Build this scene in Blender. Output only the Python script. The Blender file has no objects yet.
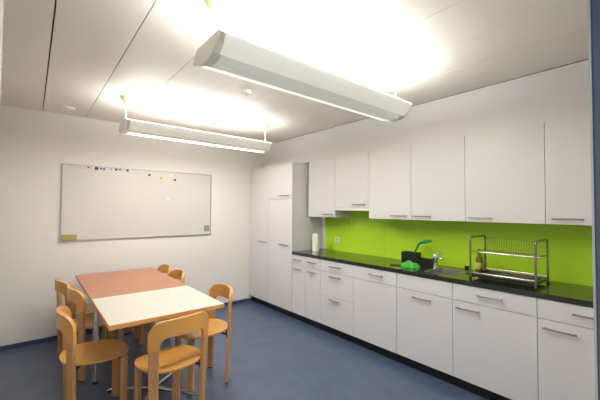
import bpy, bmesh, math, random
from mathutils import Vector, Matrix
random.seed(7)
PI = math.pi
scene = bpy.context.scene
COL = scene.collection

# ------------------------------------------------------------------ helpers
def lin(c):
    return tuple((v/12.92 if v <= .04045 else ((v+.055)/1.055)**2.4) for v in c)
def rgb(r, g, b):
    return (*lin((r/255, g/255, b/255)), 1)

def mat(name, col, rough=.5, metal=0, spec=.5, emit=None, estr=0, trans=0, bump=None, var=None, coat=0, ior=1.45):
    """var=(scale, amount, second colour)  bump=(scale, strength)"""
    m = bpy.data.materials.new(name); m.use_nodes = True
    nt = m.node_tree; b = nt.nodes['Principled BSDF']
    b.inputs['Base Color'].default_value = col
    b.inputs['Roughness'].default_value = rough
    b.inputs['Metallic'].default_value = metal
    b.inputs['Specular IOR Level'].default_value = spec
    b.inputs['IOR'].default_value = ior
    b.inputs['Transmission Weight'].default_value = trans
    b.inputs['Coat Weight'].default_value = coat
    if emit:
        b.inputs['Emission Color'].default_value = emit
        b.inputs['Emission Strength'].default_value = estr
    tc = nt.nodes.new('ShaderNodeTexCoord')
    if var:
        n = nt.nodes.new('ShaderNodeTexNoise'); n.inputs['Scale'].default_value = var[0]; n.inputs['Detail'].default_value = 6
        mp = nt.nodes.new('ShaderNodeMapping'); mp.inputs['Scale'].default_value = var[3] if len(var) > 3 else (1, 1, 1)
        nt.links.new(tc.outputs['Object'], mp.inputs[0]); nt.links.new(mp.outputs[0], n.inputs['Vector'])
        r = nt.nodes.new('ShaderNodeValToRGB')
        r.color_ramp.elements[0].position = .5-.5*var[1]; r.color_ramp.elements[1].position = .5+.5*var[1]
        r.color_ramp.elements[0].color = col; r.color_ramp.elements[1].color = var[2]
        nt.links.new(n.outputs['Fac'], r.inputs[0]); nt.links.new(r.outputs[0], b.inputs['Base Color'])
    if bump:
        n2 = nt.nodes.new('ShaderNodeTexNoise'); n2.inputs['Scale'].default_value = bump[0]; n2.inputs['Detail'].default_value = 4
        nt.links.new(tc.outputs['Object'], n2.inputs['Vector'])
        bp = nt.nodes.new('ShaderNodeBump'); bp.inputs['Strength'].default_value = bump[1]; bp.inputs['Distance'].default_value = .002
        nt.links.new(n2.outputs['Fac'], bp.inputs['Height']); nt.links.new(bp.outputs[0], b.inputs['Normal'])
    return m

def bx(bm, x0, x1, y0, y1, z0, z1, bevel=0):
    r = bmesh.ops.create_cube(bm, size=1)
    for v in r['verts']:
        v.co = Vector(((x0+x1)/2+v.co.x*(x1-x0), (y0+y1)/2+v.co.y*(y1-y0), (z0+z1)/2+v.co.z*(z1-z0)))
    if bevel:
        es = list({e for v in r['verts'] for e in v.link_edges})
        bmesh.ops.bevel(bm, geom=es, offset=bevel, segments=2, affect='EDGES', profile=.6)

def tube(bm, pts, r, seg=10, cap=True, radii=None):
    pts = [Vector(p) for p in pts]; rings = []
    up = None
    for i, p in enumerate(pts):
        if i == 0: t = pts[1]-p
        elif i == len(pts)-1: t = p-pts[i-1]
        else: t = (pts[i+1]-p).normalized()+(p-pts[i-1]).normalized()
        t.normalize()
        if up is None:
            up = Vector((0, 0, 1)) if abs(t.z) < .9 else Vector((1, 0, 0))
        a = up-t*up.dot(t); a.normalize(); up = a; b = t.cross(a)
        rr = radii[i] if radii else r
        rings.append([bm.verts.new(p+(a*math.cos(2*PI*k/seg)+b*math.sin(2*PI*k/seg))*rr) for k in range(seg)])
    for i in range(len(rings)-1):
        for k in range(seg):
            bm.faces.new((rings[i][k], rings[i][(k+1) % seg], rings[i+1][(k+1) % seg], rings[i+1][k]))
    if cap:
        bm.faces.new(rings[0][::-1]); bm.faces.new(rings[-1])

def lathe(bm, prof, c=(0, 0, 0), seg=24):
    """prof: list of (r, z) bottom to top; capped where r > 0"""
    c = Vector(c); rings = []
    for r, z in prof:
        rings.append([bm.verts.new(c+Vector((r*math.cos(2*PI*k/seg), r*math.sin(2*PI*k/seg), z))) for k in range(seg)])
    for i in range(len(rings)-1):
        for k in range(seg):
            bm.faces.new((rings[i][k], rings[i][(k+1) % seg], rings[i+1][(k+1) % seg], rings[i+1][k]))
    bm.faces.new(rings[0][::-1]); bm.faces.new(rings[-1])

def prism(bm, poly, axis, a0, a1):
    """poly of 2-D points in the plane across `axis`; x: (y,z), y: (x,z), z: (x,y)"""
    def P(p, a):
        return {'x': (a, p[0], p[1]), 'y': (p[0], a, p[1]), 'z': (p[0], p[1], a)}[axis]
    A = [bm.verts.new(P(p, a0)) for p in poly]; B = [bm.verts.new(P(p, a1)) for p in poly]
    n = len(poly)
    for i in range(n):
        bm.faces.new((A[i], A[(i+1) % n], B[(i+1) % n], B[i]))
    bm.faces.new(A[::-1]); bm.faces.new(B)

def fillet(pts, r, n=5):
    pts = [Vector(p) for p in pts]; out = [pts[0]]
    for i in range(1, len(pts)-1):
        a = (pts[i-1]-pts[i]).normalized(); b = (pts[i+1]-pts[i]).normalized()
        p0 = pts[i]+a*r; p1 = pts[i]+b*r
        for k in range(n+1):
            t = k/n
            out.append(p0*(1-t)**2+pts[i]*2*t*(1-t)+p1*t*t)
    out.append(pts[-1]); return out

def obj(name, bm, m, parent=None, smooth=False, local=True):
    bmesh.ops.recalc_face_normals(bm, faces=bm.faces[:])
    me = bpy.data.meshes.new(name); bm.to_mesh(me); bm.free()
    o = bpy.data.objects.new(name, me); COL.objects.link(o)
    if m: me.materials.append(m)
    if smooth:
        for p in me.polygons: p.use_smooth = True
        me.set_sharp_from_angle(angle=math.radians(40))
    if parent: o.parent = parent
    return o

def recenter(o):
    """move a single-mesh thing's origin to its base"""
    vs = [v.co for v in o.data.vertices]
    c = Vector((sum(v.x for v in vs)/len(vs), sum(v.y for v in vs)/len(vs), min(v.z for v in vs)))
    o.data.transform(Matrix.Translation(-c)); o.location = c
    return o

def tag(o, label, cat, group=None):
    o['label'] = label; o['category'] = cat
    if group: o['group'] = group
    return o

def thing(name, label, cat, loc=(0, 0, 0), rz=0, group=None):
    o = bpy.data.objects.new(name, None); COL.objects.link(o)
    o.location = loc; o.rotation_euler = (0, 0, rz); o.empty_display_size = .1
    return tag(o, label, cat, group)

def struct(name, bm, m, parent=None, smooth=False):
    o = obj(name, bm, m, parent, smooth)
    if not parent: o['kind'] = 'structure'
    return o

def copy_tree(root, loc, rz, label, group=None):
    r = root.copy(); COL.objects.link(r); r.location = loc; r.rotation_euler = (0, 0, rz)
    r['label'] = label
    if group: r['group'] = group
    for ch in list(root.children):
        c = ch.copy(); COL.objects.link(c); c.parent = r
        for g in list(ch.children):
            d = g.copy(); COL.objects.link(d); d.parent = c
    return r

N = bmesh.new
# ------------------------------------------------------------------ materials
M = {}
M['wall'] = mat('wall_paint', rgb(217, 213, 208), .85, bump=(180, .12))
M['wall_kitchen'] = mat('soffit_paint', rgb(222, 218, 216), .8, bump=(180, .08))
M['wall_left'] = mat('low_bounce_grey', rgb(180, 180, 180), .8)  # unseen wall, greyed to cut bounce onto the left side of the room
M['ceiling'] = mat('ceiling_metal_panel', rgb(222, 217, 208), .5, spec=.4)
M['gap'] = mat('dark_gap', rgb(58, 55, 52), .9)
M['gap_shade'] = mat('painted_gap_shade', rgb(112, 106, 100), .9)
M['floor'] = mat('blue_linoleum', rgb(56, 70, 95), .34, spec=.75, var=(7, .6, rgb(78, 92, 118)), bump=(60, .05))
M['skirting'] = mat('blue_skirting', rgb(52, 66, 96), .5)
M['front'] = mat('white_laminate', rgb(211, 209, 210), .42, spec=.4)
M['carcass'] = mat('carcass_grey', rgb(150, 147, 146), .6)
M['plinth'] = mat('black_plinth', rgb(22, 22, 24), .5)
M['granite'] = mat('black_granite', rgb(14, 15, 15), .10, spec=.8, var=(160, .35, rgb(42, 44, 42)))
M['green'] = mat('green_splashback', rgb(172, 218, 40), .3, spec=.35)
M['steel'] = mat('brushed_steel', rgb(190, 185, 176), .3, 1)
M['rack'] = mat('rack_steel', rgb(140, 134, 120), .22, 1)
M['chrome'] = mat('chrome', rgb(215, 215, 215), .12, 1)
M['handle'] = mat('nickel_handle', rgb(138, 130, 120), .35, 1)
M['beech'] = mat('beech_ply', rgb(200, 138, 62), .32, spec=.45, var=(9, .8, rgb(216, 158, 82), (1, 1, 9)), coat=.15)
M['beech_leg'] = mat('beech_leg', rgb(180, 128, 76), .42, var=(14, .8, rgb(196, 146, 92), (6, 6, .6)))
M['beech_edge'] = mat('beech_edge', rgb(192, 134, 64), .4, var=(20, .7, rgb(208, 152, 80), (1, 1, 8)))
M['brown'] = mat('reddish_veneer', rgb(164, 108, 78), .4, var=(7, .9, rgb(180, 122, 90), (1, 12, 1)))
M['whitetop'] = mat('white_laminate_top', rgb(208, 201, 188), .38)
M['bracket'] = mat('dark_bracket', rgb(52, 56, 66), .35, .8)
M['rubber'] = mat('dark_rubber', rgb(30, 30, 30), .7)
M['board'] = mat('whiteboard_enamel', rgb(197, 193, 186), .28, spec=.5)
M['alu'] = mat('aluminium_frame', rgb(168, 164, 160), .4, .7)
M['blue'] = mat('blue_door_paint', rgb(80, 93, 114), .5)
M['seal'] = mat('pale_seal', rgb(178, 182, 178), .6)
M['lum'] = mat('lamp_housing', rgb(222, 221, 210), .45)
M['lumcap'] = mat('lamp_end_cap', rgb(232, 230, 220), .5)
M['lumwing'] = mat('lamp_translucent_wing', rgb(232, 232, 224), .5, emit=rgb(255, 250, 236), estr=.18)
M['lumwing_lit'] = mat('lamp_translucent_wing_lit', rgb(232, 232, 224), .5, emit=rgb(255, 252, 242), estr=.3)
M['lens'] = mat('lamp_lens', rgb(250, 248, 240), .4, emit=rgb(255, 248, 232), estr=3.0)
M['lensdim'] = mat('lamp_lens_louvre', rgb(250, 248, 240), .4, emit=rgb(255, 250, 238), estr=.75)
M['groove'] = mat('lamp_groove', rgb(196, 198, 190), .5, emit=rgb(255, 250, 238), estr=.22)
M['canopy'] = mat('canopy_plastic', rgb(214, 204, 152), .5)
M['plastic_white'] = mat('white_plastic', rgb(232, 230, 224), .45)
M['paper'] = mat('paper_towel', rgb(238, 232, 220), .9, bump=(90, .3))
M['black'] = mat('black_plastic', rgb(20, 20, 24), .4)
M['teal'] = mat('teal_plastic', rgb(12, 140, 82), .4)
M['cloth'] = mat('green_cloth', rgb(62, 172, 56), .8, bump=(120, .5))
M['soap'] = mat('amber_soap_plastic', rgb(138, 118, 46), .25, trans=.35)
M['soaplabel'] = mat('soap_label', rgb(186, 172, 96), .5)
M['glass_dark'] = mat('dark_cup', rgb(40, 40, 34), .2)
M['mag_blue'] = mat('blue_magnet', rgb(34, 32, 92), .4)
M['mag_black'] = mat('black_magnet', rgb(38, 36, 48), .4)
M['mag_yellow'] = mat('yellow_magnet', rgb(214, 178, 60), .4)
M['mag_white'] = mat('white_magnet', rgb(240, 236, 228), .4)
M['mag_orange'] = mat('orange_magnet', rgb(228, 190, 140), .4)
M['felt'] = mat('olive_felt', rgb(134, 122, 60), .85, var=(40, .6, rgb(172, 162, 96)))
M['card'] = mat('card_pale', rgb(196, 206, 188), .6)
M['card_dark'] = mat('card_photo', rgb(104, 108, 92), .6, var=(60, .6, rgb(150, 150, 136)))
M['grey_wire'] = mat('grey_wire', rgb(92, 96, 70), .45, .6)

# ------------------------------------------------------------------ dimensions
XF, XU, XW = 2.836, 3.10, 3.41          # base fronts, wall-cabinet fronts, kitchen wall
YB, ZC = 4.746, 2.60
XL, YF = -.30, .12
FZ = -.045                               # floor level (everything is lifted by this at the end)
KS = (1.487-FZ)/1.487
XS = 3.104                               # soffit plane

# ------------------------------------------------------------------ room shell
bm = N(); bx(bm, XL-.2, XW+.2, -1.6, YB+.2, FZ-.1, FZ); struct('floor', bm, M['floor'])
bm = N(); bx(bm, XL-.2, XW+.2, YB, YB+.2, FZ, ZC+.15); struct('wall_back', bm, M['wall'])
bm = N(); bx(bm, XW, XW+.2, -.1, YB, FZ, ZC+.15); struct('wall_right', bm, M['wall'])
# left wall with a shallow plaster pier near the door
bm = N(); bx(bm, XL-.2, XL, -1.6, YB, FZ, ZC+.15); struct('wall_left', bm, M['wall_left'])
bm = N(); bx(bm, XL, -.099, 1.35, 1.65, FZ, ZC); struct('trim_4', bm, M['wall'])
# front wall with the doorway the photograph is taken from
XJ = .926
bm = N(); bx(bm, XJ+.03, XW, -.1, YF, FZ, ZC+.15); bx(bm, XL, XJ+.03, -.1, YF, 2.12, ZC+.15); struct('wall_front', bm, M['wall'])
# corridor behind
bm = N(); bx(bm, XL-.2, XW+.2, -1.7, -1.6, FZ, ZC+.15); bx(bm, XW, XW+.2, -1.6, -.1, FZ, ZC+.15); struct('wall_corridor', bm, M['wall'])
# ceiling: metal panels with narrow joints, dark void above
bm = N(); bx(bm, XL-.2, XW+.2, -1.7, YB+.2, ZC+.05, ZC+.15)
struct('ceiling', bm, M['gap'])
bm = N()
edges = [XL-.2, .076, .488, .893, 1.318, 1.735, 2.145, 2.555, XS-.006]
for i in range(len(edges)-1):
    g = .0045 if i else 0
    g2 = (.0045, .0028, .002, .0016, .0016, .001, .0012, 0)[i]
    g1 = (0, .0045, .0028, .002, .0016, .0016, .001, .0012)[i]
    bx(bm, edges[i]+g1, edges[i+1]-g2, -1.6, YB, ZC, ZC+.03, .0008)
p = obj('ceiling_panels', bm, M['ceiling']); p['kind'] = 'structure'; p.name = 'trim_1'
# soffit above the wall cabinets
bm = N(); bx(bm, XS, XW, YF, YB, 2.180, ZC+.15); s = struct('trim_2', bm, M['front'])
bm = N(); bx(bm, XS-.003, XS, YF, YB, 2.5945, ZC-.0005); struct('gap_shade_strip', bm, M['gap_shade'])  # strip coloured as the shade in the gap between soffit and ceiling
# skirting
bm = N(); bx(bm, XL, XF+.0615, YB-.014, YB, FZ, .003, .002); struct('baseboard_back', bm, M['skirting'])
bm = N(); bx(bm, XL, XL+.014, YF, 1.35, FZ, .003); bx(bm, XL, XL+.014, 1.65, YB-.014, FZ, .003); struct('baseboard_left', bm, M['skirting'])
# blue steel door frame in the doorway
bm = N()
bx(bm, XJ, XJ+.06, -.14, YF+.012, FZ, 2.12, .003)
bx(bm, XL, XJ+.06, -.14, YF+.012, 2.06, 2.12, .003)
d = struct('door_1', bm, M['blue'])
bm = N(); bx(bm, XJ-.001, XJ+.01, YF+.0125, YF+.0165, FZ, 2.06); obj('frame_seal', bm, M['seal'], d)

# ------------------------------------------------------------------ kitchen
def handle(x, yc, zc, length, parent, vert=False):
    """bow handle on a front whose face is at x (facing -x)"""
    bm = N(); h = length/2
    tube(bm, fillet([(x+.001, yc-h+.012, zc), (x-.026, yc-h+.012, zc), (x-.026, yc+h-.012, zc), (x+.001, yc+h-.012, zc)], .008, 3), .0055, 8)
    tube(bm, [(x-.026, yc-h, zc), (x-.026, yc+h, zc)], .0062, 8)
    return obj('handle', bm, M['handle'], parent, True)

G = .0023
def front(name, x, y0, y1, z0, z1, parent, h=None, t=.019):
    bm = N(); bx(bm, x, x+t, y0+G, y1-G, z0+G, z1-G, .0012)
    o = obj(name, bm, M['front'], parent)
    if h: handle(x, h[0], h[1], h[2], o)
    return o

def carcass(x0, x1, y0, y1, z0, z1, parent, top=True, back=True, m='carcass'):
    bm = N(); t = .016
    bx(bm, x0, x1, y0+.0005, y0+t, z0, z1); bx(bm, x0, x1, y1-t, y1-.0005, z0, z1)
    bx(bm, x0, x1-.004, y0+t, y1-t, z0, z0+t)
    if top: bx(bm, x0, x1-.004, y0+t, y1-t, z1-t, z1)
    if back: bx(bm, x1-.012, x1-.004, y0+t, y1-t, z0+t, z1-t)
    return obj('carcass', bm, M[m], parent)

ZT, ZDL, ZK = .860, .719, .058   # front top, drawer line, door bottom
def base(label, y0, y1, fronts, top=True):
    t = thing('base_cabinet', label, 'kitchen cabinet', (XF, (y0+y1)/2, 0))
    o = Vector(t.location)
    made = [carcass(XF+.021, XW-.004, y0, y1, ZK+.012, ZT, t, top)]
    for f in fronts: made.append(front(*f[:1], XF, *f[1:5], t, f[5] if len(f) > 5 else None))
    bm = N(); bx(bm, XF+.062, XF+.08, y0, y1, FZ, ZK+.0115); made.append(obj('plinth', bm, M['plinth'], t))
    for m_ in made: m_.location = -o
    return t

YS = [3.589, 3.005, 2.459, 1.898, 1.338, .726, .135]
ym = 3.300
base('narrow two-drawer two-door base cabinet next to the tall cupboard', YS[1], YS[0], [
    ('drawer', ym, YS[0], ZDL, ZT, (3.455, .798, .155)), ('drawer', YS[1], ym, ZDL, ZT, (3.165, .798, .155)),
    ('door', ym, YS[0], ZK, ZDL, (3.455, .672, .155)), ('door', YS[1], ym, ZK, ZDL, (3.165, .672, .155))])
base('white base cabinet with a stack of three drawers', YS[2], YS[1], [
    ('drawer', YS[2]-.0016, YS[1], ZDL, ZT, (2.745, .797, .18)), ('drawer', YS[2]-.0016, YS[1], .424, ZDL, (2.745, .672, .18)),
    ('drawer', YS[2], YS[1], ZK, .424, (2.745, .393, .18))])
base('white base cabinet with one drawer handle above a blank tall panel', YS[3], YS[2], [
    ('drawer', YS[3], YS[2]+.0016, ZDL, ZT, (2.145, .797, .18)), ('panel', YS[3], YS[2]+.0008, ZK, ZDL)])
base('white sink base cabinet with handle-less strip above its door', YS[4], YS[3], [
    ('panel', YS[4], YS[3], ZDL, ZT), ('door', YS[4], YS[3], ZK, ZDL, (1.625, .660, .19))], top=False)
base('white base cabinet below the dish rack, drawer over door', YS[5], YS[4], [
    ('drawer', YS[5], YS[4], ZDL, ZT, (1.038, .795, .19)), ('door', YS[5], YS[4], ZK, ZDL, (1.206, .660, .19))])
base('white base cabinet nearest the blue door frame, cut off at right', YS[6], YS[5], [
    ('drawer', YS[6], YS[5], ZDL, ZT, (.43, .795, .19)), ('door', YS[6], YS[5], ZK, ZDL, (.594, .658, .19))])

# tall cupboards
def tall(label, y0, y1, fronts):
    t = thing('tall_cupboard', label, 'kitchen cupboard', (XF, (y0+y1)/2, 0)); o = Vector(t.location)
    made = [carcass(XF+.017, XW-.004, y0, y1, ZK, 2.160, t, m='front')]
    for f in fronts: made.append(front(f[0], XF-.004, *f[1:5], t, f[5] if len(f) > 5 else None))
    bm = N(); bx(bm, XF+.062, XF+.08, y0, y1, FZ, ZK-.0005); made.append(obj('plinth', bm, M['plinth'], t))
    for m_ in made: m_.location = -o
tall('tall white cupboard with one full-height door in the room corner', 4.175, YB-.003,
     [('door', 4.175, YB-.003, ZK, 2.160, (4.33, .977, .22))])
tall('tall white cupboard with short upper door beside the worktop', 3.591, 4.1745,
     [('door', 3.591, 4.1745, 1.641, 2.160, (3.76, 1.692, .22)), ('door', 3.591, 4.1745, ZK, 1.641, (3.77, .977, .21))])

# wall cabinets
UY = [3.548, 3.016, 2.452, 1.895, 1.340, .729, .135]
ZUB, ZUT = 1.385, 2.1815
def wallcab(label, y0, y1, h, zb=ZUB):
    t = thing('wall_cabinet', label, 'wall cabinet', (XU, (y0+y1)/2, zb)); o = Vector(t.location)
    made = [carcass(XU+.021, XW-.001, y0, y1, zb+.001, ZUT-.003, t, m='front'), front('door', XU, y0, y1, zb, ZUT, t, h)]
    for m_ in made: m_.location = -o
wallcab('white wall cabinet next to the tall cupboard, left of the hood', UY[1], UY[0], (3.145, 1.427, .19))
wallcab('short white wall cabinet above the extractor hood', UY[2], UY[1], (2.60, 1.557, .2), 1.511)
wallcab('white wall cabinet right of the extractor hood, handle at its right', UY[3], UY[2], (2.035, 1.426, .2))
wallcab('white wall cabinet above the sink, handle at its left', UY[4], UY[3], (1.768, 1.425, .2))
wallcab('wide white wall cabinet above the dish rack', UY[5], UY[4], (1.205, 1.427, .2))
wallcab('white wall cabinet nearest the blue door frame, cut off at right', UY[6], UY[5], (.59, 1.428, .19))
t = thing('extractor_hood', 'flat white extractor hood strip under the short wall cabinet', 'extractor hood', (XU, 2.734, 1.4795))
bm = N(); bx(bm, .002, .2, -.279, .279, 0, .030, .002); obj('housing', bm, M['plastic_white'], t)
bm = N(); bx(bm, .05, .19, -.25, .25, -.004, .001); obj('grease_filter', bm, M['steel'], t)

# green splashback (two heights because of the hood gap)
bm = N()
bx(bm, XW-.0095, XW-.0015, UY[2], UY[1]-.001, .9002, 1.50)
bx(bm, XW-.0095, XW-.0015, UY[1]+.001, 3.505, .9002, ZUB)
bx(bm, XW-.0095, XW-.0015, YF+.002, UY[2]-.002, .9002, ZUB)
tag(recenter(obj('splashback', bm, M['green'])), 'lime green glossy splashback panel behind the worktop', 'splashback')

# worktop with a cut-out for the sink
SX0, SX1, SY0, SY1 = 2.925, 3.275, 1.372, 1.655
WX0, WX1 = XF-.006, XW-.010
bm = N()
def ring_slab(bm, ox0, ox1, oy0, oy1, ix0, ix1, iy0, iy1, z0, z1):
    def q(z):
        return ([bm.verts.new((x, y, z)) for x, y in ((ox0, oy0), (ox1, oy0), (ox1, oy1), (ox0, oy1))],
                [bm.verts.new((x, y, z)) for x, y in ((ix0, iy0), (ix1, iy0), (ix1, iy1), (ix0, iy1))])
    oa, ia = q(z0); ob, ib = q(z1)
    for k in range(4):
        j = (k+1) % 4
        bm.faces.new((ob[k], ob[j], ib[j], ib[k])); bm.faces.new((oa[k], oa[j], ia[j], ia[k]))
        bm.faces.new((oa[k], oa[j], ob[j], ob[k])); bm.faces.new((ia[k], ia[j], ib[j], ib[k]))
ring_slab(bm, WX0, WX1, .135, 3.588, SX0, SX1, SY0, SY1, .8605, .900)
tag(recenter(obj('worktop', bm, M['granite'])), 'long polished black granite worktop along the green splashback', 'worktop')

# sink
t = thing('kitchen_sink', 'small stainless steel sink bowl set into the black worktop', 'sink', ((SX0+SX1)/2, (SY0+SY1)/2, .74))
bm = N(); cx, cy = t.location.x, t.location.y
hx, hy = (SX1-SX0)/2-.002, (SY1-SY0)/2-.002
lv = [(hx, hy, .1615), (hx+.012, hy+.012, .1625), (hx+.012, hy+.012, .1608), (hx, hy, .1605)]
prof = [(hx+.012, hy+.012, .1607), (hx+.010, hy+.010, .1625), (hx-.004, hy-.004, .1615), (hx-.012, hy-.012, .03), (hx-.04, hy-.04, .004), (.03, .03, 0)]
rings = []
for a, b, z in prof:
    ring = []
    rc = min(.045, a*.5, b*.5)
    for sx, sy, a0 in ((1, 1, 0), (-1, 1, 90), (-1, -1, 180), (1, -1, 270)):
        for k in range(5):
            an = math.radians(a0+90*k/4)
            ring.append(bm.verts.new((sx*(a-rc)+rc*math.cos(an), sy*(b-rc)+rc*math.sin(an), z)))
    rings.append(ring)
n = len(rings[0])
for i in range(len(rings)-1):
    for k in range(n):
        bm.faces.new((rings[i][k], rings[i][(k+1) % n], rings[i+1][(k+1) % n], rings[i+1][k]))
bm.faces.new(rings[-1])
obj('bowl', bm, M['steel'], t, True)
bm = N(); lathe(bm, [(.028, .001), (.028, .004), (.02, .005)]); obj('drain', bm, M['chrome'], t, True)
bm = N()
for dy in (-.016, .016):
    bmesh.ops.create_cone(bm, cap_ends=True, segments=14, radius1=.011, radius2=.011, depth=.004,
                          matrix=Matrix.Translation((hx-.008, -.075+dy, .115)) @ Matrix.Rotation(PI/2, 4, 'Y'))
obj('overflow', bm, M['black'], t)

# tap
t = thing('kitchen_tap', 'chrome single-lever mixer tap at the sink corner', 'tap', (3.215, 1.69, .9005))
bm = N(); lathe(bm, [(.026, 0), (.026, .006), (.024, .012), (.022, .085), (.027, .095), (.027, .125), (.018, .138)]); obj('body', bm, M['chrome'], t, True)
bm = N(); tube(bm, fillet([(0, -.005, .085), (-.035, -.06, .112), (-.05, -.10, .10)], .02), .011, 10); obj('spout', bm, M['chrome'], t, True)
bm = N(); tube(bm, [(0, 0, .13), (.01, -.03, .146), (.012, -.075, .156)], .006, 8, radii=[.010, .0075, .005]); obj('lever', bm, M['chrome'], t, True)

# dish rack
RX0, RX1, RY0, RY1 = 2.935, 3.255, .756, 1.228
t = thing('dish_rack', 'two-tier chrome dish drying rack standing on the black worktop', 'dish rack', ((RX0+RX1)/2, (RY0+RY1)/2, .9005))
w, l = (RX1-RX0)/2, (RY1-RY0)/2
for s in (1, -1):
    bm = N(); tube(bm, fillet([(-w, s*l, .004), (-w, s*l, 0.358), (w, s*l, 0.358), (w, s*l, .004)], .035), .0085, 10); obj('end_frame', bm, M['rack'], t, True)
for x in (-w, w):
    for s in (1, -1):
        bm = N(); lathe(bm, [(.012, 0), (.012, .012), (.009, .014)], (x, s*l, 0), 12); obj('foot', bm, M['black'], t, True)
for nm, x, z, r in (('lower_rail', -w+.001, .058, .006), ('lower_rail', w-.001, .058, .006), ('shelf_rail', -w+.075, .228, .0065), ('shelf_rail', w-.06, .228, .003), ('top_rail', w-.03, .338, .0016)):
    bm = N(); tube(bm, [(x, -l-(.012 if nm == 'shelf_rail' else 0), z), (x, l, z)], r, 8); obj(nm, bm, M['grey_wire' if r < .004 else 'rack'], t, True)
for s in (1, -1):
    bm = N(); tube(bm, [(-w, s*l, .228), (w, s*l, .228)], .004, 8); obj('shelf_bracket', bm, M['rack'], t, True)
for k in range(24):
    y = l-.02-k*(2*l-.04)/23
    bm = N(); tube(bm, fillet([(-w+.075, y, .228), (.02, y, .218), (w-.06, y, .228), (w-.03, y+.0, .338)], .02, 2), .0016, 6); obj('plate_divider', bm, M['grey_wire'], t, True)
bm = N()
bx(bm, -w+.012, w-.012, -l+.012, l-.012, .018, .021); bx(bm, -w+.008, -w+.012, -l+.012, l-.012, .018, .046); bx(bm, w-.012, w-.008, -l+.012, l-.012, .018, .046)
bx(bm, -w+.012, w-.012, -l+.008, -l+.012, .018, .046); bx(bm, -w+.012, w-.012, l-.012, l-.008, .018, .046)
obj('drip_tray', bm, M['rack'], t)
bm = N(); bx(bm, -w-.004, -w+.006, -l+.012, l-.012, .022, .044); obj('tray_edge', bm, M['black'], t)

# soap bottle, cup, caddy, brush, tray, cloth, paper roll
t = thing('soap_bottle', 'amber dish soap bottle with dark cap behind the dish rack', 'bottle', (3.335, 1.315, .9005))
bm = N(); lathe(bm, [(.026, 0), (.030, .006), (.031, .10), (.027, .14), (.012, .175), (.010, .185)], seg=20); obj('bottle_body', bm, M['soap'], t, True)
bm = N(); lathe(bm, [(.013, .185), (.013, .20), (.007, .205), (.006, .222)], seg=14); obj('cap', bm, M['black'], t, True)
bm = N(); lathe(bm, [(.0305, .03), (.0317, .032), (.0317, .088), (.0305, .09)], seg=20); obj('bottle_label', bm, M['soaplabel'], t, True)
bm = N(); lathe(bm, [(.018, 0), (.021, .04), (.018, .04), (.016, .006)], (3.335, 1.43, .9005), 18)
tag(recenter(obj('cup', bm, M['glass_dark'], None, True)), 'tiny dark cup between the sink and the dish rack', 'cup')

def open_box(bm, x0, x1, y0, y1, z0, z1, t=.004):
    bx(bm, x0, x1, y0, y1, z0, z0+t)
    bx(bm, x0, x0+t, y0, y1, z0+t, z1); bx(bm, x1-t, x1, y0, y1, z0+t, z1)
    bx(bm, x0+t, x1-t, y0, y0+t, z0+t, z1); bx(bm, x0+t, x1-t, y1-t, y1, z0+t, z1)
bm = N(); open_box(bm, 3.215, 3.305, 1.90, 2.09, .9005, 1.025)
tag(recenter(obj('utensil_caddy', bm, M['black'])), 'tall black plastic caddy holding a green brush by the splashback', 'caddy')
bm = N(); open_box(bm, 3.20, 3.30, 1.725, 1.893, .9005, .972)
tag(recenter(obj('sponge_tray', bm, M['black'])), 'low black plastic tray between the tall caddy and the tap', 'tray')
t = thing('dish_brush', 'teal green dish brush leaning out of the tall black caddy', 'brush', (3.262, 1.965, .9055))
bm = N(); tube(bm, [(0, 0.03, .0), (0, -.02, .13), (.003, -.055, .205), (.005, -.085, .235)], .007, 8, radii=[.007, .010, .013, .014]); obj('brush_handle', bm, M['teal'], t, True)
bm = N(); tube(bm, [(.005, -.08, .230), (.007, -.13, .246), (.008, -.20, .258)], .012, 10, radii=[.013, .021, .012]); obj('brush_head', bm, M['teal'], t, True)
t = thing('kitchen_utensil', 'thin black utensil lying across the worktop left of the cloth', 'utensil', (2.985, 2.01, .9005))
bm = N(); tube(bm, [(.06, -.05, .006), (-.03, .05, .006)], .005, 8); obj('utensil_handle', bm, M['black'], t, True)
# crumpled cloth: a lumpy low mound
bm = N(); bmesh.ops.create_icosphere(bm, subdivisions=4, radius=1)
for v in bm.verts:
    n_ = .18*math.sin(5*v.co.x+2*v.co.y)+.14*math.sin(7*v.co.y+1)+.1*math.sin(11*v.co.x-4*v.co.y)
    z = max(v.co.z, 0)*(.85+n_*.8)
    v.co = Vector((v.co.x*(.075+.012*math.sin(6*v.co.y)), v.co.y*(.115+.015*math.sin(5*v.co.x)), z*.062))
o = obj('dish_cloth', bm, M['cloth'], None, True); o.location = (3.035, 1.875, .9005); o.scale = (.85, .85, .95); o.rotation_euler = (0, 0, .1)
tag(o, 'crumpled bright green dish cloth in front of the black caddy', 'cloth')
t = thing('paper_towel_roll', 'white paper towel roll standing by the tall cupboard', 'paper roll', (3.14, 3.43, .9005))
bm = N()
R0, R1, H = .049, .02, .243
lathe(bm, [(R0, 0), (R0, H), (R1, H), (R1, H-.02), (.001, H-.021)], seg=28); obj('paper', bm, M['paper'], t, True)
# socket
t = thing('power_socket', 'white double wall socket on the green splashback', 'socket', (XW-.0098, 3.253, 1.007))
bm = N(); bx(bm, -.010, 0, -.036, .036, 0, .082, .003); obj('plate', bm, M['plastic_white'], t)
for z in (.022, .06):
    bm = N(); bmesh.ops.create_cone(bm, cap_ends=True, segments=6, radius1=.016, radius2=.016, depth=.003, matrix=Matrix.Translation((-.0108, 0, z)) @ Matrix.Rotation(PI/2, 4, 'Y'))
    obj('outlet', bm, M['alu'], t)

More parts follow.
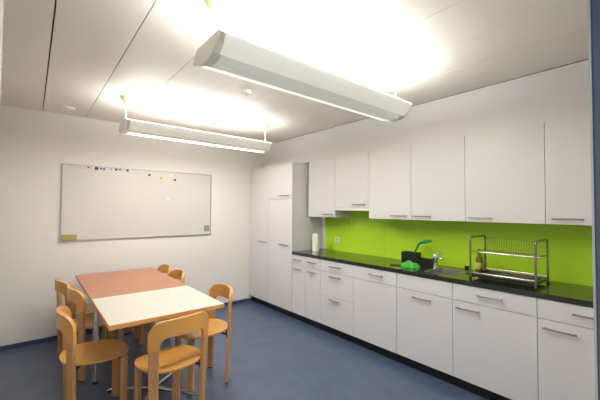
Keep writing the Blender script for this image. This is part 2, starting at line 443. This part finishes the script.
# ------------------------------------------------------------------ whiteboard
WB = (.268, 2.139, 1.093, 2.014)
t = thing('whiteboard', 'large blank whiteboard with thin aluminium frame on the back wall', 'whiteboard', ((WB[0]+WB[1])/2, YB, WB[2]))
w, h = (WB[1]-WB[0])/2, WB[3]-WB[2]
bm = N(); bx(bm, -w+.008, w-.008, -.014, -.001, .008, h-.008); obj('panel', bm, M['board'], t)
bm = N()
for a in ((-w, w, h-.014, h), (-w, w, 0, .014), (-w, -w+.014, .014, h-.014), (w-.014, w, .014, h-.014)):
    bx(bm, a[0], a[1], -.02, -.001, a[2], a[3], .002)
obj('frame', bm, M['alu'], t)
YM = YB-.0145
def magnet(x, z, m, label, r=.017, yy=YM, grp='magnets on the whiteboard'):
    bm = N(); bmesh.ops.create_cone(bm, cap_ends=True, segments=18, radius1=r, radius2=r*.85, depth=.008, matrix=Matrix.Rotation(PI/2, 4, 'X'))
    o = obj('magnet', bm, M[m], None, True); o.location = (x, yy-.004, z)
    tag(o, label, 'magnet', grp)
magnet(.458, 1.988, 'mag_white', 'white magnet near the top left corner of the whiteboard', .016)
magnet(.492, 1.986, 'mag_orange', 'pale orange magnet left of the small grey one', .015)
magnet(.531, 1.987, 'mag_black', 'small grey magnet between two pale orange magnets', .010)
magnet(.561, 1.985, 'mag_orange', 'pale orange magnet directly left of the big dark blue one', .015)
magnet(.617, 1.984, 'mag_blue', 'big dark blue magnet, leftmost of the dark ones', .022)
magnet(.667, 1.984, 'mag_black', 'small black magnet right next to the big dark blue one', .012)
magnet(.698, 1.982, 'mag_black', 'small black magnet third of the dark ones from left', .013)
magnet(.778, 1.986, 'mag_black', 'tiny black magnet alone mid-way along the row', .008)
magnet(.834, 1.987, 'mag_black', 'black magnet left one of the close pair', .016)
magnet(.879, 1.987, 'mag_black', 'black magnet right one of the close pair', .013)
magnet(.967, 1.987, 'mag_black', 'black magnet at the right end of the row', .017)
magnet(1.237, 1.946, 'mag_blue', 'dark blue magnet set below the row, left of the yellow one', .017)
magnet(1.396, 1.915, 'mag_yellow', 'yellow magnet near the top right of the whiteboard', .017)
magnet(1.525, 1.955, 'mag_white', 'white magnet above and left of the rightmost blue one', .013)
magnet(1.582, 1.899, 'mag_blue', 'dark blue magnet rightmost on the whiteboard', .017)
magnet(1.49, 1.625, 'mag_white', 'white magnet alone in the middle right of the whiteboard', .014)
bm = N(); bx(bm, .283, .43, YM-.03, YM-.0005, 1.1075, 1.168, .006)
tag(recenter(obj('board_eraser', bm, M['felt'])), 'olive yellow board eraser in the lower left whiteboard corner', 'eraser')
t = thing('photo_card', 'pale green card with dark picture in the lower right whiteboard corner', 'card', (2.055, YM, 1.108))
bm = N(); bx(bm, -.072, .066, -.003, -.0005, 0, .135); obj('sheet', bm, M['card'], t)
bm = N(); bx(bm, -.03, .06, -.0042, -.0032, .036, .128); obj('picture', bm, M['card_dark'], t)

# ------------------------------------------------------------------ luminaires
def luminaire(label, x0, x1, yc, lensmat):
    t = thing('pendant_luminaire', label, 'ceiling lamp', ((x0+x1)/2, yc, ZC), 0, 'suspended linear luminaires'); hl = (x1-x0)/2
    zt = 2.340-ZC
    P = [(-.150, zt), (.105, zt), (.160, zt-.055), (.150, zt-.068), (.035, zt-.104), (-.045, zt-.100), (-.085, zt-.082), (-.120, zt-.052), (-.145, zt-.018)]
    bm = N(); prism(bm, [P[0], P[1], P[2], P[3], P[4], P[5], P[6], (-.08, zt-.05), (-.08, zt-.012), (-.14, zt-.006)], 'x', -hl+.012, hl-.012); obj('housing', bm, M['lum'], t)
    bm = N(); prism(bm, [P[6], P[7], P[8], P[0], (-.148, zt-.002), (-.143, zt-.019), (-.118, zt-.050), (-.084, zt-.079)][::1], 'x', -hl+.012, hl-.012)
    bm.free(); bm = N()
    a0, a1, a2 = Vector((-.0855, zt-.083)), Vector((-.140, zt-.045)), Vector((-.152, zt+.001))
    q = [a0*(1-u)**2+a1*2*u*(1-u)+a2*u*u for u in [k/10 for k in range(11)]]
    qi = [(a+.004, b+.002) for a, b in q]
    prism(bm, q+qi[::-1], 'x', -hl+.04, hl-.012); obj('diffuser_wing', bm, M['lumwing_lit' if lensmat == M['lensdim'] else 'lumwing'], t, True)
    bm = N(); bx(bm, -hl+.014, hl-.014, -.1525, -.148, zt+.001, zt+.006); obj('trough_rim', bm, M['lens'], t)
    for s, a, b in ((-1, -hl, -hl+.0115), (1, hl-.0115, hl)):
        bm = N(); prism(bm, [(y*1.01, z-.002 if z < zt-.001 else z+.002) for y, z in P], 'x', a, b); obj('end_cap', bm, M['lumcap'], t)
    # grooves and lens on the underside (sloped faces)
    def strip(nm, f0, f1, e, m_, pa, pb, xa=-hl+.05, xb=hl-.05):
        a = Vector(pa); b = Vector(pb); d = b-a; nn = Vector((d.y, -d.x)).normalized()
        if nn.y > 0: nn = -nn
        A = a+d*f0; B = a+d*f1
        bm = N(); prism(bm, [A-nn*.002, B-nn*.002, B+nn*e, A+nn*e], 'x', xa, xb); obj(nm, bm, m_, t)
    strip('lens', .12, .75, .003, lensmat, P[4], P[3], -hl+.03, hl-.03)
    strip('groove', .03, .97, .0025, M['groove'], P[5], P[6])
    strip('louvre', .03, .97, .0025, M['groove'] if lensmat == M['lensdim'] else lensmat, P[4], P[5])
    for x in (-hl+.03, hl-.01):
        bm = N(); lathe(bm, [(.0045, -.094), (.010, -.088), (.060, -.006), (.060, -.0005)], (x, 0, 0), 20); obj('canopy', bm, M['canopy'], t, True)
        bm = N(); tube(bm, [(x, 0, zt-.001), (x, 0, -.07)], .004, 8); obj('suspension_rod', bm, M['plastic_white'], t, True)
    return t
LX0, LX1 = .665, 2.345
luminaire('long suspended luminaire in front, nearest the doorway', LX0, LX1, 1.57, M['lensdim'])
luminaire('long suspended luminaire at the back, near the whiteboard wall', LX0+.01, LX1+.03, 3.585, M['lens'])

# detectors
t = thing('smoke_detector', 'round white smoke detector on the ceiling between the two lamps', 'smoke detector', (1.539, 2.652, ZC))
bm = N(); lathe(bm, [(.030, -.038), (.046, -.032), (.052, -.014), (.055, -.0005)], seg=28); obj('cover', bm, M['plastic_white'], t, True)
bm = N(); lathe(bm, [(.006, -.041), (.010, -.0385)], seg=12); obj('sensor', bm, M['alu'], t)
bm = N(); lathe(bm, [(.050, -.020), (.068, -.014), (.075, -.0005)], (.285, 4.40, ZC), 28)
tag(recenter(obj('ceiling_vent', bm, M['plastic_white'], None, True)), 'flat round white vent on the ceiling above the whiteboard', 'vent')

# ------------------------------------------------------------------ tables
TX0, TX1 = .397, 1.194
def edge_bevel_box(x0, x1, y0, y1, z0, z1):
    bm = N(); bx(bm, x0, x1, y0, y1, z0, z1, .002); return bm
t = thing('brown_table', 'reddish brown rectangular table at the back, against the white table', 'table', ((TX0+TX1)/2*KS, 3.77*KS, FZ)); t.scale = (KS, KS, KS)
hw, hl = (TX1-TX0)/2, .613
obj('tabletop', edge_bevel_box(-hw, hw, -hl, hl, .715, .740), M['brown'], t)
bm = N()
for y in (-hl+.09, hl-.09): bx(bm, -hw+.05, hw-.05, y-.014, y+.014, .675, .7145)
for x in (-hw+.05, hw-.05): bx(bm, x-.014, x+.014, -hl+.104, hl-.104, .675, .7145)
obj('frame', bm, M['bracket'], t)
for sx in (-1, 1):
    for sy in (-1, 1):
        bm = N(); tube(bm, [(sx*(hw-(.055 if sy < 0 else .29)), sy*(hl-.10), .008), (sx*(hw-(.055 if sy < 0 else .29)), sy*(hl-.10), .7145)], .019, 16); l = obj('leg', bm, M['chrome'], t, True)
        bm = N(); lathe(bm, [(.02, 0), (.022, .004), (.021, .018)], (sx*(hw-(.055 if sy < 0 else .29)), sy*(hl-.10), 0), 16); obj('foot_cap', bm, M['rubber'], l, True)
t = thing('white_table', 'square white laminate table with beech edge at the front', 'table', ((TX0+TX1)/2*KS, 2.759*KS, FZ)); t.scale = (KS, KS, KS)
hy = .393
obj('tabletop', edge_bevel_box(-hw+.004, hw-.004, -hy+.004, hy-.002, .712, .7405), M['whitetop'], t)
bm = N()
for a in ((-hw, hw, -hy, -hy+.0038), (-hw, hw, hy-.0018, hy), (-hw, -hw+.0038, -hy+.0038, hy-.0018), (hw-.0038, hw, -hy+.0038, hy-.0018)):
    bx(bm, a[0], a[1], a[2], a[3], .711, .740)
obj('edging', bm, M['beech_edge'], t)
bm = N(); tube(bm, [(0, 0, .03), (0, 0, .70)], .028, 20); obj('column', bm, M['chrome'], t, True)
bm = N(); bx(bm, -.2, .2, -.2, .2, .700, .7115, .002); obj('mounting_plate', bm, M['bracket'], t)
for k in range(4):
    an = PI/4+k*PI/2; c, s = math.cos(an), math.sin(an)
    bm = N()
    pts = [(.02, .06), (.1, .052), (.37, .022), (.395, .012)]
    tube(bm, [(c*r, s*r, z) for r, z in pts], .012, 10, radii=[.016, .015, .011, .010])
    f = obj('foot', bm, M['chrome'], t, True)
    bm = N(); lathe(bm, [(.012, 0), (.012, .010)], (c*.385, s*.385, 0), 12); obj('glide', bm, M['rubber'], f, True)

# ------------------------------------------------------------------ chairs (bent-ply, round seat, inverted-U back)
def make_chair(label):
    t = thing('wooden_chair', label, 'chair', group='beech chairs around the tables')
    SZ = .455
    # seat: rounded dished plywood plate
    bm = N(); nr, ns = 10, 48
    def out(a):
        n_ = 2.35; c, s = math.cos(a), math.sin(a)
        r = (abs(c)**n_+abs(s)**n_)**(-1/n_)
        return Vector((c*r*.208, s*r*.211))
    tops, bots = [], []
    for i in range(nr+1):
        f = i/nr; rt, rb = [], []
        for k in range(ns):
            p = out(2*PI*k/ns)*max(f, .001)
            z = SZ-.016*(1-f*f)+(.004 if p.y < 0 else 0)*f - (.018*max(0, p.y/.205)**3)
            if f > .93: z -= .003
            rt.append(bm.verts.new((p.x, p.y, z))); rb.append(bm.verts.new((p.x*(.985 if i == nr else 1), p.y*(.985 if i == nr else 1), z-.014)))
        tops.append(rt); bots.append(rb)
    for i in range(nr):
        for k in range(ns):
            j = (k+1) % ns
            bm.faces.new((tops[i][k], tops[i][j], tops[i+1][j], tops[i+1][k])); bm.faces.new((bots[i][k], bots[i+1][k], bots[i+1][j], bots[i][j]))
    for k in range(ns):
        j = (k+1) % ns; bm.faces.new((tops[nr][k], tops[nr][j], bots[nr][j], bots[nr][k]))
    bm.faces.new(tops[0]); bm.faces.new(bots[0])
    obj('seat', bm, M['beech'], t, True)
    R = lambda z: .297+.028*z/.77
    YO = .101
    ZTOP, ZIN, ZJ = .784, .674, .60
    def surf(s, z, off):
        """s: arc length from the middle of the back; off: outward"""
        r = R(z); a = s/.31; rr = r+off
        return Vector((rr*math.sin(a), YO-rr*math.cos(a), z))
    SO, SI, ro, ri = .216, .152, .095, .055      # outer / inner arc lengths
    ss = sorted(set([round(-SO+2*SO*k/48, 4) for k in range(49)]+[SI, -SI, SI+.0005, -SI-.0005, SO-.002, SO-.006, -SO+.002, -SO+.006, SI-.003, -SI+.003]))
    def zhi(s):
        d = max(0, abs(s)-(SO-ro)); return ZTOP-.016*(s/SO)**2-(ro-math.sqrt(max(0, ro*ro-d*d)))*.8
    def zlo(s):
        if abs(s) > SI+.0002: return ZJ
        d = max(0, abs(s)-(SI-ri)); return ZIN-(ri-math.sqrt(max(0, ri*ri-d*d)))-(.022 if d >= ri-1e-6 else 0)
    bm = N(); cols = []
    TH = .0125
    for s in ss:
        a, b = zlo(s), zhi(s); zs = [a+(b-a)*q/5 for q in range(6)]
        cols.append(([bm.verts.new(surf(s, z, TH)) for z in zs], [bm.verts.new(surf(s, z, -TH)) for z in zs]))
    for i in range(len(cols)-1):
        (o0, i0), (o1, i1) = cols[i], cols[i+1]
        for q in range(5):
            bm.faces.new((o0[q], o1[q], o1[q+1], o0[q+1])); bm.faces.new((i0[q], i0[q+1], i1[q+1], i1[q]))
        bm.faces.new((o0[5], o1[5], i1[5], i0[5])); bm.faces.new((o0[0], i0[0], i1[0], o1[0]))
    for (o_, i_) in (cols[0], cols[-1]):
        for q in range(5): bm.faces.new((o_[q], o_[q+1], i_[q+1], i_[q]))
    bmesh.ops.remove_doubles(bm, verts=bm.verts[:], dist=.00005)
    obj('backrest', bm, M['beech'], t, True)
    # rear legs carry on down from the back
    def board(ac, z0, z1, w0, w1, rad, th0, th1, yo):
        bm = N(); c, s = math.sin(ac), -math.cos(ac); tx, ty = -s, c
        prev = None; nseg = 6
        for k in range(nseg+1):
            f = k/nseg; z = z0+(z1-z0)*f; w = w0+(w1-w0)*f; th = (th0+(th1-th0)*f)/2; r = rad(z)
            ring = []
            for u, v in ((-1, -1), (-.86, -1.0), (.86, -1), (1, -1), (1, 1), (.86, 1), (-.86, 1), (-1, 1)):
                uu = u*w/2; vv = v*th*(1 if abs(u) < .9 else .72)
                ring.append(bm.verts.new((c*(r+vv)+tx*uu, yo+s*(r+vv)+ty*uu, z)))
            if prev:
                for q in range(8):
                    bm.faces.new((prev[q], prev[(q+1) % 8], ring[(q+1) % 8], ring[q]))
            else: bm.faces.new(ring[::-1])
            prev = ring
        bm.faces.new(prev); return bm
    ac = (SO+SI)/2/.31
    def leg(a, z1, w0, w1, rad, yo=0):
        l = obj('leg', board(a, .008, z1, w0, w1, rad, .025, .027, yo), M['beech_leg'], t)
        obj('leg_cap', board(a, 0, .008, w0*.96, w0*.96, rad, .021, .021, yo), M['rubber'], l)
    for s in (-1, 1): leg(s*ac, ZJ, 0.05, .063, R, YO)
    for s in (-1, 1): leg(PI-s*math.radians(41), SZ-.038, .05, .061, lambda z: .214-.004*z)
    # metal brackets between seat and legs
    for a, rr in ((math.radians(46), .215), (-math.radians(46), .215), (PI-math.radians(41), .195), (PI+math.radians(41), .195)):
        c, s = math.sin(a), -math.cos(a); bm = N()
        tube(bm, [(c*.09, s*.09, SZ-.036), (c*.15, s*.15, SZ-.040), (c*rr, s*rr, SZ-.056)], .008, 8)
        tube(bm, [(c*(rr-.004), s*(rr-.004), SZ-.02), (c*rr, s*rr, SZ-.075)], .009, 8); obj('bracket', bm, M['bracket'], t, True)
    return t
def place(o, x, y, facing):
    o.location = (x*KS, y*KS, FZ); o.rotation_euler = (0, 0, math.radians(facing)-PI/2); o.scale = (KS, KS, KS)
c0 = make_chair('beech chair in front, at the near end of the white table')
place(c0, .765, 2.345, 98)
for lab, x, y, f in (
        ('beech chair at front left, tucked under the white table', .385, 2.785, 0),
        ('beech chair in the middle of the left row, at the brown table', .50, 3.55, 5),
        ('beech chair at the back of the left row, nearest the back wall', .432, 4.00, 9),
        ('beech chair on the right side of the white table', 1.185, 2.745, 180),
        ('beech chair right of the brown table, the nearer of two', 1.12, 3.72, 180),
        ('beech chair right of the brown table, the farther of two', 1.12, 4.17, 180)):
    copy_tree(c0, (x*KS, y*KS, FZ), math.radians(f)-PI/2, lab, 'beech chairs around the tables')

# ------------------------------------------------------------------ light
def area(name, loc, sx, sy, power, col, rot):
    l = bpy.data.lights.new(name, 'AREA'); l.shape = 'RECTANGLE'; l.size = sx; l.size_y = sy; l.energy = power; l.color = col
    o = bpy.data.objects.new(name, l); COL.objects.link(o); o.location = loc; o.rotation_euler = rot
    return o
WARM = (1, .982, .945)
for i, (yc, up, dn) in enumerate(((1.575, 40, 22), (3.59, 27, 20))):
    area('uplight', ((LX0+LX1)/2, yc, 2.346), 1.58, .2, up, WARM, (PI, 0, 0))
    area('downlight', ((LX0+LX1)/2, yc+.09, 2.235), 1.58, .09, dn, WARM, (0, 0, 0))
w = bpy.data.worlds.new('world'); scene.world = w; w.use_nodes = True
w.node_tree.nodes['Background'].inputs[0].default_value = (.75, .8, .9, 1); w.node_tree.nodes['Background'].inputs[1].default_value = .3
area('jamb_fill', (.9, -.9, 2.5), 1.6, .6, 25, (.95, .97, 1), (0, 0, 0))  # unseen fill added behind the doorway to brighten the blue jamb
area('doorway_fill', (.3, -1.5, 1.5), 1.2, 1.6, 15, (.92, .96, 1), (PI/2, 0, 0))  # unseen cool fill added to brighten faces turned to the doorway, no window here

# ------------------------------------------------------------------ camera
f_px, yaw, pitch, roll = 324.24, math.radians(39.64), math.radians(1.687), math.radians(.394)
fw = Vector((math.sin(yaw)*math.cos(pitch), math.cos(yaw)*math.cos(pitch), math.sin(pitch)))
rt = Vector((math.cos(yaw), -math.sin(yaw), 0)); up = rt.cross(fw)
r2 = rt*math.cos(roll)+up*math.sin(roll); u2 = -rt*math.sin(roll)+up*math.cos(roll)
cam = bpy.data.cameras.new('camera'); co = bpy.data.objects.new('camera', cam); COL.objects.link(co)
cam.sensor_width = 36; cam.lens = f_px/600*36; cam.clip_start = .02
mw = Matrix((( r2.x, u2.x, -fw.x, 0), (r2.y, u2.y, -fw.y, 0), (r2.z, u2.z, -fw.z, 1.487-FZ), (0, 0, 0, 1)))
co.matrix_world = mw
scene.camera = co
for o in COL.objects:
    if o.parent is None and o is not co: o.location.z -= FZ
scene.view_settings.view_transform = 'Standard'
scene.view_settings.exposure = .16
scene.view_settings.gamma = 1.08
scene.cycles.use_denoising = True
scene.cycles.max_bounces = 12
scene.cycles.diffuse_bounces = 8
